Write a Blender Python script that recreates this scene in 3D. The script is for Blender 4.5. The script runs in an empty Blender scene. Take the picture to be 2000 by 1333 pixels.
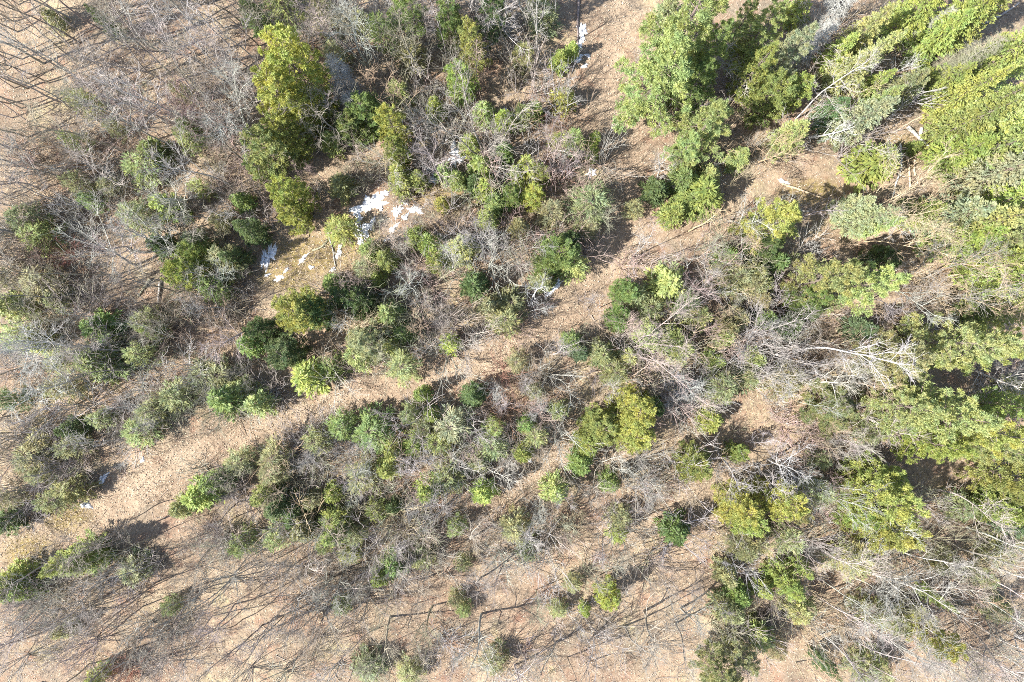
import bpy, math, random
import numpy as np
from mathutils import Vector, Matrix

# ------------------------------------------------------------------ camera, sky, sun, exposure
scn = bpy.context.scene
COL = scn.collection
CAM_H = 60.0                      # metres above the forest floor
S = 2000 / 90.0                   # photo pixels per metre on the ground
R = math.radians

cam_d = bpy.data.cameras.new('camera')
cam_d.sensor_width = 36
cam_d.lens = 24
cam_d.clip_start = 1
cam_d.clip_end = 3000
cam = bpy.data.objects.new('camera', cam_d)
cam.location = (0, 0, CAM_H)
COL.objects.link(cam)
scn.camera = cam

SUN_EL, SUN_TO = 45.0, math.atan2(0.40, 1.0)          # light travels toward +x, a little +y
sdir = Vector((math.cos(SUN_TO) * math.cos(R(SUN_EL)), math.sin(SUN_TO) * math.cos(R(SUN_EL)), -math.sin(R(SUN_EL))))
sun_d = bpy.data.lights.new('sun', 'SUN')
sun_d.energy = 4.9
sun_d.angle = R(0.5)
sun_d.color = (1.0, 0.955, 0.89)
sun = bpy.data.objects.new('sun', sun_d)
sun.rotation_euler = sdir.to_track_quat('-Z', 'Y').to_euler()
sun.location = (-60, -25, 90)
COL.objects.link(sun)

world = bpy.data.worlds.new("World")
scn.world = world
world.use_nodes = True
wn = world.node_tree
bg = wn.nodes['Background']
sky = wn.nodes.new('ShaderNodeTexSky')
sky.sky_type = 'NISHITA'
sky.sun_disc = False
sky.sun_elevation = R(SUN_EL)
src = -sdir                                            # towards the sun
sky.sun_rotation = math.atan2(src.x, src.y)
wn.links.new(sky.outputs[0], bg.inputs[0])
bg.inputs[1].default_value = 0.10

scn.view_settings.view_transform = 'Standard'
scn.view_settings.look = 'None'
scn.view_settings.gamma = 1
scn.view_settings.use_curve_mapping = False
scn.view_settings.exposure = 1.62
scn.render.engine = 'CYCLES'
scn.cycles.filter_width = 0.9
scn.cycles.use_denoising = False
scn.cycles.max_bounces = 6
scn.cycles.diffuse_bounces = 3
scn.cycles.transmission_bounces = 3
scn.cycles.transparent_max_bounces = 4

rng = np.random.default_rng(7)
random.seed(7)


# ------------------------------------------------------------------ helpers
def gx(px): return (px - 1000.0) / S
def gy(py): return -(py - 666.5) / S
def ground_h(x, y):
    return (0.28 * np.sin(x * 0.11 + 1.3) * np.cos(y * 0.13 - 0.4) + 0.14 * np.sin(x * 0.31 + y * 0.22)
            + 0.07 * np.sin(x * 0.83 - y * 0.61 + 2.0) + 0.035 * np.sin(x * 1.9 + y * 1.3))


def vis_to_ground(px, py, zc):
    """photo pixel of something zc metres above the floor -> world x, y"""
    k = (CAM_H - zc) / CAM_H
    return gx(px) * k, gy(py) * k


def ground_to_px(x, y, z=0.0):
    k = CAM_H / (CAM_H - z)
    return 1000 + x * k * S, 666.5 - y * k * S


def mesh_np(name, V, quads=None, tris=None, mats=(), tone=None, midx=None, smooth=False):
    me = bpy.data.meshes.new(name)
    V = np.asarray(V, dtype=np.float32)
    loops, starts, n = [], [], 0
    if quads is not None and len(quads):
        q = np.asarray(quads, dtype=np.int32); loops.append(q.ravel()); starts.append(np.arange(len(q)) * 4); n = len(q) * 4
    if tris is not None and len(tris):
        t = np.asarray(tris, dtype=np.int32); loops.append(t.ravel()); starts.append(n + np.arange(len(t)) * 3)
    L = np.concatenate(loops).astype(np.int32); St = np.concatenate(starts).astype(np.int32)
    me.vertices.add(len(V)); me.vertices.foreach_set('co', V.ravel())
    me.loops.add(len(L)); me.loops.foreach_set('vertex_index', L)
    me.polygons.add(len(St)); me.polygons.foreach_set('loop_start', St)
    for m in mats: me.materials.append(m)
    if midx is not None: me.polygons.foreach_set('material_index', np.asarray(midx, dtype=np.int32))
    if tone is not None:
        a = me.attributes.new('tone', 'FLOAT', 'POINT'); a.data.foreach_set('value', np.asarray(tone, dtype=np.float32))
    if smooth: me.polygons.foreach_set('use_smooth', np.ones(len(St), dtype=bool))
    me.update(calc_edges=True)
    me.validate()
    return me


# ------------------------------------------------------------------ materials
def new_mat(name):
    m = bpy.data.materials.new(name); m.use_nodes = True
    return m, m.node_tree.nodes, m.node_tree.links

def mixc(nt, a, b, fac, mode='MIX'):
    n = nt.nodes.new('ShaderNodeMix'); n.data_type = 'RGBA'; n.blend_type = mode
    for sock, v in ((n.inputs[0], fac), (n.inputs[6], a), (n.inputs[7], b)):
        if isinstance(v, (int, float)): sock.default_value = v
        elif isinstance(v, tuple): sock.default_value = (*v, 1)
        else: nt.links.new(v, sock)
    return n.outputs[2]

def noise(nt, vec, scale, detail=4, rough=0.6):
    n = nt.nodes.new('ShaderNodeTexNoise'); n.inputs['Scale'].default_value = scale
    n.inputs['Detail'].default_value = detail; n.inputs['Roughness'].default_value = rough
    nt.links.new(vec, n.inputs['Vector'])
    return n.outputs[0]

def ramp(nt, fac, p0, p1, c0=(0, 0, 0), c1=(1, 1, 1)):
    n = nt.nodes.new('ShaderNodeValToRGB')
    n.color_ramp.elements[0].position = p0; n.color_ramp.elements[1].position = p1
    n.color_ramp.elements[0].color = (*c0, 1); n.color_ramp.elements[1].color = (*c1, 1)
    nt.links.new(fac, n.inputs[0])
    return n.outputs[0]

def foliage_mat():
    m, N, L = new_mat('needle_foliage'); nt = m.node_tree
    oi = N.new('ShaderNodeObjectInfo'); at = N.new('ShaderNodeAttribute'); at.attribute_name = 'tone'
    tc = N.new('ShaderNodeTexCoord')
    nz = noise(nt, tc.outputs['Object'], 1.1, 3)
    hue = mixc(nt, (0.80, 0.93, 0.92), (1.16, 1.08, 0.86), ramp(nt, nz, 0.38, 0.62))
    c = mixc(nt, oi.outputs['Color'], hue, 1.0, 'MULTIPLY')
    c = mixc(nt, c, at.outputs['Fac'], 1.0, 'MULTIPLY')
    p = N['Principled BSDF']; p.inputs['Roughness'].default_value = 0.55
    p.inputs['Specular IOR Level'].default_value = 0.35
    L.new(c, p.inputs['Base Color'])
    tr = N.new('ShaderNodeBsdfTranslucent')
    c2 = mixc(nt, c, (1.15, 1.1, 0.55), 1.0, 'MULTIPLY')
    L.new(c2, tr.inputs[0])
    mx = N.new('ShaderNodeMixShader'); mx.inputs[0].default_value = 0.38
    L.new(p.outputs[0], mx.inputs[1]); L.new(tr.outputs[0], mx.inputs[2])
    L.new(mx.outputs[0], N['Material Output'].inputs[0])
    return m

def bark_mat():
    m, N, L = new_mat('bark'); nt = m.node_tree
    oi = N.new('ShaderNodeObjectInfo'); tc = N.new('ShaderNodeTexCoord')
    mp = N.new('ShaderNodeMapping'); mp.inputs['Scale'].default_value = (1, 1, 0.3)
    L.new(tc.outputs['Object'], mp.inputs[0])
    nz = noise(nt, mp.outputs[0], 6, 5, 0.7)
    v = ramp(nt, nz, 0.3, 0.7, (0.62, 0.60, 0.58), (1.25, 1.25, 1.25))
    c = mixc(nt, oi.outputs['Color'], v, 1.0, 'MULTIPLY')
    p = N['Principled BSDF']; p.inputs['Roughness'].default_value = 0.8
    p.inputs['Specular IOR Level'].default_value = 0.25
    L.new(c, p.inputs['Base Color'])
    b = N.new('ShaderNodeBump'); b.inputs['Strength'].default_value = 0.5; b.inputs['Distance'].default_value = 0.03
    L.new(nz, b.inputs['Height']); L.new(b.outputs[0], p.inputs['Normal'])
    return m

def fixed_bark(name, col):
    m, N, L = new_mat(name); nt = m.node_tree
    tc = N.new('ShaderNodeTexCoord')
    nz = noise(nt, tc.outputs['Object'], 5, 4, 0.7)
    c = mixc(nt, tuple(0.7 * k for k in col), tuple(1.3 * k for k in col), ramp(nt, nz, 0.35, 0.65))
    p = N['Principled BSDF']; p.inputs['Roughness'].default_value = 0.85
    L.new(c, p.inputs['Base Color'])
    return m

def ground_mat(name, path):
    m, N, L = new_mat(name); nt = m.node_tree
    tc = N.new('ShaderNodeTexCoord'); ob = tc.outputs['Object']
    big = noise(nt, ob, 0.11, 5, 0.6); mid = noise(nt, ob, 0.55, 6, 0.65)
    fine = noise(nt, ob, 3.2, 6, 0.75)
    vor = N.new('ShaderNodeTexVoronoi'); vor.inputs['Scale'].default_value = 6.5; vor.inputs['Randomness'].default_value = 1
    nt.links.new(ob, vor.inputs['Vector'])
    mid2 = noise(nt, ob, 0.33, 6, 0.7); sml = noise(nt, ob, 1.5, 5, 0.7)
    if path:
        c = mixc(nt, (0.245, 0.184, 0.130), (0.298, 0.236, 0.168), ramp(nt, big, 0.4, 0.62))
        c = mixc(nt, c, (0.205, 0.153, 0.106), ramp(nt, mid, 0.54, 0.76))
    else:
        c = mixc(nt, (0.218, 0.160, 0.112), (0.278, 0.218, 0.150), ramp(nt, big, 0.38, 0.62))
        c = mixc(nt, c, (0.215, 0.125, 0.086), ramp(nt, mid, 0.50, 0.72))
        c = mixc(nt, c, (0.160, 0.138, 0.104), ramp(nt, mid2, 0.50, 0.70))
        c = mixc(nt, c, (0.300, 0.255, 0.150), ramp(nt, noise(nt, ob, 0.21, 6, 0.75), 0.56, 0.68))   # dead grass
    c = mixc(nt, c, (0.120, 0.088, 0.066), ramp(nt, sml, 0.55, 0.76))                                  # bare damp mould
    at = N.new('ShaderNodeAttribute'); at.attribute_name = 'tone'       # moss and wet leaf mould in the hollow
    mossy = mixc(nt, (0.23, 0.175, 0.065), (0.14, 0.12, 0.04), ramp(nt, mid, 0.4, 0.65))
    f = N.new('ShaderNodeMath'); f.operation = 'MULTIPLY'; L.new(at.outputs['Fac'], f.inputs[0]); L.new(ramp(nt, fine, 0.3, 0.6), f.inputs[1])
    c = mixc(nt, c, mossy, f.outputs[0])
    leaf = mixc(nt, (0.55, 0.50, 0.47), (1.42, 1.45, 1.45), vor.outputs['Color'])
    sp = mixc(nt, (0.72, 0.70, 0.68), (1.22, 1.22, 1.22), ramp(nt, fine, 0.3, 0.68))
    c = mixc(nt, c, leaf, 0.42, 'MULTIPLY')
    c = mixc(nt, c, sp, 0.7, 'MULTIPLY')
    p = N['Principled BSDF']; p.inputs['Roughness'].default_value = 0.9; p.inputs['Specular IOR Level'].default_value = 0.15
    L.new(c, p.inputs['Base Color'])
    b = N.new('ShaderNodeBump'); b.inputs['Strength'].default_value = 0.7; b.inputs['Distance'].default_value = 0.06
    hsum = N.new('ShaderNodeMath'); hsum.operation = 'ADD'; L.new(fine, hsum.inputs[0]); L.new(noise(nt, ob, 9.0, 3, 0.7), hsum.inputs[1])
    L.new(hsum.outputs[0], b.inputs['Height']); L.new(b.outputs[0], p.inputs['Normal'])
    return m

def litter_mat():
    m, N, L = new_mat('dry_leaves'); nt = m.node_tree
    at = N.new('ShaderNodeAttribute'); at.attribute_name = 'tone'
    c = ramp(nt, at.outputs['Fac'], 0.0, 1.0, (0.13, 0.085, 0.05), (0.50, 0.415, 0.305))
    p = N['Principled BSDF']; p.inputs['Roughness'].default_value = 0.7
    L.new(c, p.inputs['Base Color'])
    return m

def snow_mat():
    m, N, L = new_mat('old_snow'); nt = m.node_tree
    tc = N.new('ShaderNodeTexCoord')
    nz = noise(nt, tc.outputs['Object'], 3.5, 6, 0.75)
    c = mixc(nt, (0.26, 0.22, 0.19), (0.80, 0.82, 0.85), ramp(nt, nz, 0.34, 0.48))
    p = N['Principled BSDF']; p.inputs['Roughness'].default_value = 0.6
    L.new(c, p.inputs['Base Color'])
    b = N.new('ShaderNodeBump'); b.inputs['Strength'].default_value = 0.5; b.inputs['Distance'].default_value = 0.08
    L.new(nz, b.inputs['Height']); L.new(b.outputs[0], p.inputs['Normal'])
    return m

M_FOL = foliage_mat()
M_BARK = bark_mat()
M_STEM = fixed_bark('conifer_bark', (0.16, 0.125, 0.10))
M_GND = ground_mat('leaf_litter_ground', False)
M_PATH = ground_mat('leaf_covered_track', True)
M_LEAF = litter_mat()
M_SNOW = snow_mat()

# ------------------------------------------------------------------ ground and track (one grid, split by the track's ragged outline)
TRACKS = [
    [(1225, -60, 66), (1205, 60, 74), (1185, 150, 66), (1195, 230, 70), (1225, 310, 76), (1215, 380, 90), (1215, 440, 96), (1180, 520, 76),
     (1125, 590, 78), (1060, 655, 64), (960, 700, 56), (850, 742, 62), (740, 775, 70), (620, 800, 72), (480, 845, 70), (380, 880, 74),
     (290, 940, 80), (200, 1000, 84), (90, 1040, 74), (-60, 1085, 74)],
    [(1435, 922, 34), (1330, 985, 50), (1240, 1032, 44)],
    [(1140, 850, 46), (1060, 915, 46), (950, 1005, 36), (860, 1060, 30)],
]
def track_sd(px, py, extra=0.0):
    """signed pixel distance to the nearest track edge, negative inside"""
    px = np.asarray(px, dtype=float); py = np.asarray(py, dtype=float)
    best = np.full(px.shape, 1e9)
    for T in TRACKS:
        for (ax, ay, aw), (bx, by, bw) in zip(T[:-1], T[1:]):
            dx, dy = bx - ax, by - ay
            t = np.clip(((px - ax) * dx + (py - ay) * dy) / (dx * dx + dy * dy), 0, 1)
            d = np.hypot(px - ax - t * dx, py - ay - t * dy) - (aw + (bw - aw) * t) * 0.42
            best = np.minimum(best, d)
    return best - extra

MOSS = [(600, 500, 90, 45), (680, 470, 60, 50), (1590, 375, 70, 28), (560, 540, 70, 30), (870, 380, 60, 40), (60, 1080, 60, 40), (130, 1010, 50, 35), (1760, 300, 50, 40)]

def build_ground():
    step = 0.2
    xs = np.arange(-54, 54 + 1e-6, step); ys = np.arange(-37, 37 + 1e-6, step)
    X, Y = np.meshgrid(xs, ys)
    bump = rng.normal(0, 0.007, X.shape)
    Z = ground_h(X, Y) + bump
    ed = np.minimum(np.minimum(X + 54, 54 - X), np.minimum(Y + 37, 37 - Y))
    Z = Z * np.clip(ed / 4, 0, 1)
    PX, PY = 1000 + X * S, 666.5 - Y * S
    sd = track_sd(PX, PY)
    rag = 16 * np.sin(X * 1.7 + 1) * np.sin(Y * 1.9) + 9 * np.sin(X * 4.1 + Y * 2.7) + rng.normal(0, 7, X.shape)
    Z = Z - 0.07 * np.clip(-sd / 20, 0, 1)
    moss = np.zeros(X.shape)
    for (cx, cy, a, b) in MOSS:
        moss = np.maximum(moss, np.clip(1.25 - ((PX - cx) / a) ** 2 - ((PY - cy) / b) ** 2 + rng.normal(0, 0.15, X.shape), 0, 1))
    ny, nx = X.shape
    I = np.arange(nx * ny).reshape(ny, nx)
    Q = np.stack([I[:-1, :-1], I[:-1, 1:], I[1:, 1:], I[1:, :-1]], -1).reshape(-1, 4)
    inside = ((sd + rag)[:-1, :-1] < 0).ravel()
    V = np.stack([X, Y, Z], -1).reshape(-1, 3); T = moss.ravel()
    def sub(name, faces, mat, extra=None):
        u, inv = np.unique(faces, return_inverse=True)
        v = V[u]; f = inv.reshape(-1, 4); t = T[u]
        if extra is not None:
            ev, ef = extra
            f = np.concatenate([f, ef + len(v)]); v = np.concatenate([v, ev]); t = np.concatenate([t, np.zeros(len(ev))])
        o = bpy.data.objects.new(name, mesh_np(name, v, quads=f, mats=[mat], tone=t, smooth=True))
        o['kind'] = 'structure'; COL.objects.link(o); return o
    a, b, c, d = -54, 54, -37, 37; F = 900
    ev = np.array([(-F, -F, 0), (F, -F, 0), (F, F, 0), (-F, F, 0), (a, c, 0), (b, c, 0), (b, d, 0), (a, d, 0)], dtype=float)
    ef = np.array([(0, 1, 5, 4), (1, 2, 6, 5), (2, 3, 7, 6), (3, 0, 4, 7)])
    g = sub('ground', Q[~inside], M_GND, (ev, ef)); g['label'] = 'forest floor of dry tan leaves between the trees'
    p = sub('path', Q[inside], M_PATH); p['label'] = 'winding leaf covered dirt track through the woods'
build_ground()

# dry leaves lying loose on the floor, and twigs
def diamonds(P, D, Ln, W, Nn):
    """leaf-shaped quads: base P, unit direction D, length, width, approximate normal"""
    Sd = np.cross(D, Nn); Sd /= (np.linalg.norm(Sd, axis=1, keepdims=True) + 1e-9)
    Ln = Ln[:, None]; W = W[:, None]
    a = P; b = P + D * Ln * 0.45 + Sd * W * 0.5; c = P + D * Ln; d = P + D * Ln * 0.45 - Sd * W * 0.5
    V = np.stack([a, b, c, d], 1).reshape(-1, 3)
    Q = np.arange(len(P) * 4).reshape(-1, 4)
    return V, Q

def unit(v): return v / (np.linalg.norm(v, axis=-1, keepdims=True) + 1e-9)

def build_litter():
    n = 170000
    x = rng.uniform(-46, 46, n); y = rng.uniform(-31, 31, n)
    z = ground_h(x, y) + rng.uniform(0.0, 0.05, n)
    a = rng.uniform(0, 2 * np.pi, n); el = rng.normal(0, 0.28, n)
    D = np.stack([np.cos(a) * np.cos(el), np.sin(a) * np.cos(el), np.sin(el)], 1)
    Nn = unit(np.stack([rng.normal(0, 0.5, n), rng.normal(0, 0.5, n), np.ones(n)], 1))
    V, Q = diamonds(np.stack([x, y, z], 1), D, rng.uniform(0.07, 0.14, n), rng.uniform(0.05, 0.09, n), Nn)
    tone = np.repeat(np.clip(rng.beta(2.2, 1.6, n), 0, 1), 4)
    o = bpy.data.objects.new('leaf_litter', mesh_np('leaf_litter', V, quads=Q, mats=[M_LEAF], tone=tone))
    o['kind'] = 'stuff'; o['label'] = 'loose dry tan leaves scattered over the forest floor'; o['category'] = 'leaf litter'
    COL.objects.link(o)
build_litter()


# ------------------------------------------------------------------ tubes and branching
def tubes_mesh(name, polys, mats, sides_fn=None, midx=None):
    """polys: list of (points list, radii list). One mesh of tapered tubes."""
    Vs, Qs, n = [], [], 0
    for k, (P, rad) in enumerate(polys):
        P = np.asarray(P, dtype=float); rad = np.asarray(rad, dtype=float)
        s = sides_fn(rad[0]) if sides_fn else 3
        T = np.gradient(P, axis=0); T = unit(T)
        up = np.array([0.31, 0.17, 0.93]) if abs(T[0][2]) < 0.9 else np.array([0.97, 0.2, 0.1])
        A = unit(np.cross(T, up)); B = np.cross(T, A)
        th = np.arange(s) * 2 * np.pi / s
        ring = P[:, None, :] + rad[:, None, None] * (A[:, None, :] * np.cos(th)[None, :, None] + B[:, None, :] * np.sin(th)[None, :, None])
        m = len(P)
        Vs.append(ring.reshape(-1, 3))
        i = np.arange(m - 1)[:, None] * s; j = np.arange(s)[None, :]; j2 = (j + 1) % s
        Qs.append((np.stack([i + j, i + j2, i + s + j2, i + s + j], -1).reshape(-1, 4)) + n)
        n += m * s
    return mesh_np(name, np.concatenate(Vs), quads=np.concatenate(Qs), mats=mats, smooth=True)

def sides_of(r): return 7 if r > 0.08 else (5 if r > 0.035 else (4 if r > 0.02 else 3))

def grow(rg, p, d, length, r, nseg, wob, trop):
    P = [p.copy()]; Rr = [r]; d = d / np.linalg.norm(d)
    for i in range(nseg):
        d = d + rg.normal(0, wob, 3) + np.array([0, 0, trop]); d /= np.linalg.norm(d)
        p = p + d * length / nseg
        P.append(p.copy()); Rr.append(max(r * (1 - 0.85 * (i + 1) / nseg), 0.0055))
    return P, Rr

def point_on(P, t):
    f = t * (len(P) - 1); i = min(int(f), len(P) - 2); u = f - i
    q = np.array(P[i]) * (1 - u) + np.array(P[i + 1]) * u
    d = np.array(P[i + 1]) - np.array(P[i]); return q, d / (np.linalg.norm(d) + 1e-9)

def side_dir(rg, d, ang):
    a = np.cross(d, rg.normal(0, 1, 3)); a /= np.linalg.norm(a) + 1e-9
    return d * math.cos(ang) + a * math.sin(ang)

def make_bare(seed, style):
    rg = np.random.default_rng(seed)
    trunk, limbs, twigs = [], [], []
    def twig_out(P, r, n, lmin, lmax, t0=0.15, sub=1, ang=(0.5, 0.95)):
        for _ in range(n):
            q, d = point_on(P, rg.uniform(t0, 1.0))
            dd = side_dir(rg, d, rg.uniform(*ang)); dd[2] += 0.12
            tp = grow(rg, q, dd, rg.uniform(lmin, lmax), max(r, 0.011), 3, 0.13, 0.06); twigs.append(tp)
            for _ in range(sub):
                q2, d2 = point_on(tp[0], rg.uniform(0.25, 0.95))
                twigs.append(grow(rg, q2, side_dir(rg, d2, rg.uniform(0.4, 0.8)), rg.uniform(0.35, 0.7) * lmax * 0.7, 0.009, 2, 0.12, 0.05))
    def limb_from(q, dd, ln, r, n2, n3, keep=True):
        P, Rr = grow(rg, q, dd, ln, max(r, 0.026), 7, 0.13, 0.05)
        bunch = [(P, Rr)]
        for _ in range(n2):
            t = rg.uniform(0.22, 0.97); q2, d2 = point_on(P, t)
            l2 = ln * rg.uniform(0.28, 0.5) * (1.15 - 0.5 * t)
            B = grow(rg, q2, side_dir(rg, d2, rg.uniform(0.45, 0.85)), l2, max(r * 0.45 * (1.1 - 0.5 * t), 0.017), 4, 0.13, 0.06)
            bunch.append(B); twig_out(B[0], 0.010, n3, 0.4, 1.0)
        twig_out(P, 0.010, n3, 0.4, 1.0, 0.4)
        limbs.append(bunch)
    def stem(p0, d0, H, r0, clear, nl, spread, n2, n3, ln_k):
        P, Rr = grow(rg, p0, d0, H, r0, 12, 0.055, 0.012)
        trunk.append((P, Rr))
        az = rg.uniform(0, 6.28)
        for i in range(nl):
            t = clear + (0.97 - clear) * (i + rg.uniform(0.1, 0.9)) / nl
            q, d = point_on(P, t); az += 2.4 + rg.normal(0, 0.4)
            h = np.array([math.cos(az), math.sin(az), 0.0]); a = spread * rg.uniform(0.75, 1.2)
            dd = d * math.cos(a) + h * math.sin(a)
            limb_from(q, dd, H * ln_k * (1.2 - 0.75 * (t - clear) / (1 - clear)) * rg.uniform(0.75, 1.15), r0 * 0.42 * (1.15 - 0.65 * t), n2, n3)
        twig_out(P, 0.011, 15, 0.5, 1.3, max(clear, 0.5))
    z = np.zeros(3)
    if style == 'pole':
        stem(z, np.array([rg.normal(0, 0.04), rg.normal(0, 0.04), 1]), 13, 0.098, 0.42, 9, 0.66, 5, 4, 0.26)
    elif style == 'thin':
        stem(z, np.array([rg.normal(0, 0.06), rg.normal(0, 0.06), 1]), 10, 0.056, 0.32, 7, 0.62, 4, 3, 0.24)
    elif style == 'spread':
        stem(z, np.array([rg.normal(0, 0.08), rg.normal(0, 0.08), 1]), 9, 0.12, 0.22, 10, 0.74, 7, 3, 0.42)
    elif style == 'clump':
        k = 6
        for i in range(k):
            az = i * 6.28 / k + rg.normal(0, 0.3); tl = rg.uniform(0.16, 0.42)
            stem(np.array([0.18 * math.cos(az), 0.18 * math.sin(az), 0]), np.array([math.cos(az) * tl, math.sin(az) * tl, 1]), rg.uniform(7.5, 10.5), 0.062, 0.28, 7, 0.55, 4, 2, 0.25)
    elif style == 'snag':
        stem(z, np.array([rg.normal(0, 0.1), rg.normal(0, 0.1), 1]), 7, 0.10, 0.25, 8, 0.85, 4, 2, 0.27)
    elif style == 'fan':
        for i in range(8):
            az = i * 2.4 + rg.normal(0, 0.3); tl = 0.05 + 0.5 * math.sqrt((i + 0.3) / 8)
            P, Rr = grow(rg, np.array([0.08 * math.cos(az), 0.08 * math.sin(az), 0]), np.array([math.cos(az) * tl, math.sin(az) * tl, 1]), rg.uniform(3.6, 5.4), rg.uniform(0.028, 0.045), 7, 0.08, 0.01)
            trunk.append((P, Rr))
            for _ in range(7):
                q, d = point_on(P, rg.uniform(0.25, 0.95))
                B = grow(rg, q, side_dir(rg, d, rg.uniform(0.35, 0.75)), rg.uniform(0.8, 1.9), 0.019, 4, 0.10, 0.05); twigs.append(B)
                for _ in range(3):
                    q2, d2 = point_on(B[0], rg.uniform(0.2, 0.95)); twigs.append(grow(rg, q2, side_dir(rg, d2, rg.uniform(0.35, 0.7)), rg.uniform(0.4, 0.9), 0.012, 2, 0.10, 0.05))
    elif style == 'dome':
        for i in range(16):
            az = i * 2.4 + rg.normal(0, 0.2); tl = 0.12 + 0.62 * math.sqrt((i + 0.5) / 16)
            P, Rr = grow(rg, np.array([0.12 * math.cos(az), 0.12 * math.sin(az), 0]), np.array([math.cos(az) * tl, math.sin(az) * tl, 1]), rg.uniform(3.6, 5.2), 0.032, 6, 0.06, 0.015)
            trunk.append((P, Rr))
            for _ in range(6):
                q, d = point_on(P, rg.uniform(0.3, 0.95))
                B = grow(rg, q, side_dir(rg, d, rg.uniform(0.3, 0.6)), rg.uniform(0.7, 1.5), 0.016, 3, 0.08, 0.05)
                twigs.append(B); 
                for _ in range(2):
                    q2, d2 = point_on(B[0], rg.uniform(0.2, 0.95)); twigs.append(grow(rg, q2, side_dir(rg, d2, rg.uniform(0.3, 0.6)), rg.uniform(0.3, 0.7), 0.011, 2, 0.08, 0.05))
    parts = [('trunk', tubes_mesh('trunk', trunk, [M_BARK], sides_of), -1)]
    limbs.sort(key=lambda b: -b[0][1][0])
    keep = {'pole': 5, 'thin': 0, 'spread': 7, 'clump': 6, 'snag': 6, 'dome': 0, 'fan': 0}[style]
    for b in limbs[:keep]: parts.append(('limb', tubes_mesh('limb', b, [M_BARK], sides_of), 0))
    rest = [x for b in limbs[keep:] for x in b] + twigs
    parts.append(('crown', tubes_mesh('crown', rest, [M_BARK], sides_of), -1))
    return parts

BASE_H = {'pole': 13, 'thin': 10, 'spread': 10.5, 'clump': 9.5, 'snag': 8, 'dome': 5, 'fan': 5}

def shrub_poly(rg, stems=18, H=2.6, sp=0.75):
    pol = []
    for i in range(stems):
        az = rg.uniform(0, 6.28); rr = rg.uniform(0, 0.55); tl = rg.uniform(0.05, sp)
        az2 = az + rg.normal(0, 0.5)
        P, Rr = grow(rg, np.array([rr * math.cos(az), rr * math.sin(az), -0.05]), np.array([math.cos(az2) * tl, math.sin(az2) * tl, 1.0]), H * rg.uniform(0.55, 1.1), rg.uniform(0.018, 0.032), 5, 0.13, -0.005)
        pol.append((P, Rr))
        for _ in range(5):
            q, d = point_on(P, rg.uniform(0.3, 0.97))
            B = grow(rg, q, side_dir(rg, d, rg.uniform(0.4, 0.9)), rg.uniform(0.4, 1.0), 0.015, 3, 0.16, 0.03); pol.append(B)
            q2, d2 = point_on(B[0], rg.uniform(0.3, 0.95)); pol.append(grow(rg, q2, side_dir(rg, d2, rg.uniform(0.4, 0.9)), rg.uniform(0.25, 0.5), 0.011, 2, 0.12, 0.03))
    return pol

def make_shrub(seed, stems, H, sp):
    return [('leafless_shrub', tubes_mesh('leafless_shrub', shrub_poly(np.random.default_rng(seed), stems, H, sp), [M_BARK], sides_of), -1)]


# ------------------------------------------------------------------ conifers
def spray_fir(rg, P0, az, length, droop, dens=26.0, lk=1.0, wid=0.10):
    """one fir bough: flat feathered spray of short shoots"""
    n = max(int(length * dens), 8)
    t = np.sqrt(rg.uniform(0.02, 1, n))
    out = np.array([math.cos(az), math.sin(az), 0.0]); lat = np.array([-math.sin(az), math.cos(az), 0.0])
    r = t * length
    zz = droop * r + 0.10 * length * t * t
    sgn = rg.choice([-1.0, 1.0], n)
    off = rg.uniform(0, 1, n) * 0.30 * length * (1 - t * 0.85) * sgn
    P = P0 + out * r[:, None] + lat * off[:, None]; P[:, 2] += zz + rg.normal(0, 0.045, n)
    ang = sgn * rg.uniform(0.25, 1.0, n)
    D = out * np.cos(ang)[:, None] + lat * np.sin(ang)[:, None]; D[:, 2] += droop + rg.normal(0.05, 0.28, n); D = unit(D)
    Nn = unit(np.stack([rg.normal(0, 0.45, n), rg.normal(0, 0.45, n), np.ones(n)], 1))
    Ln = lk * rg.uniform(0.16, 0.36, n); W = rg.uniform(0.7, 1.2, n) * wid
    V, Q = diamonds(P, D, Ln, W, Nn)
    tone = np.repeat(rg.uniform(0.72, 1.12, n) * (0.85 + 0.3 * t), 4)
    return V, Q, tone

def join(chunks):
    V, Q, T, n = [], [], [], 0
    for v, q, t in chunks:
        V.append(v); Q.append(q + n); T.append(t); n += len(v)
    return np.concatenate(V), np.concatenate(Q), np.concatenate(T)

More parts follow.
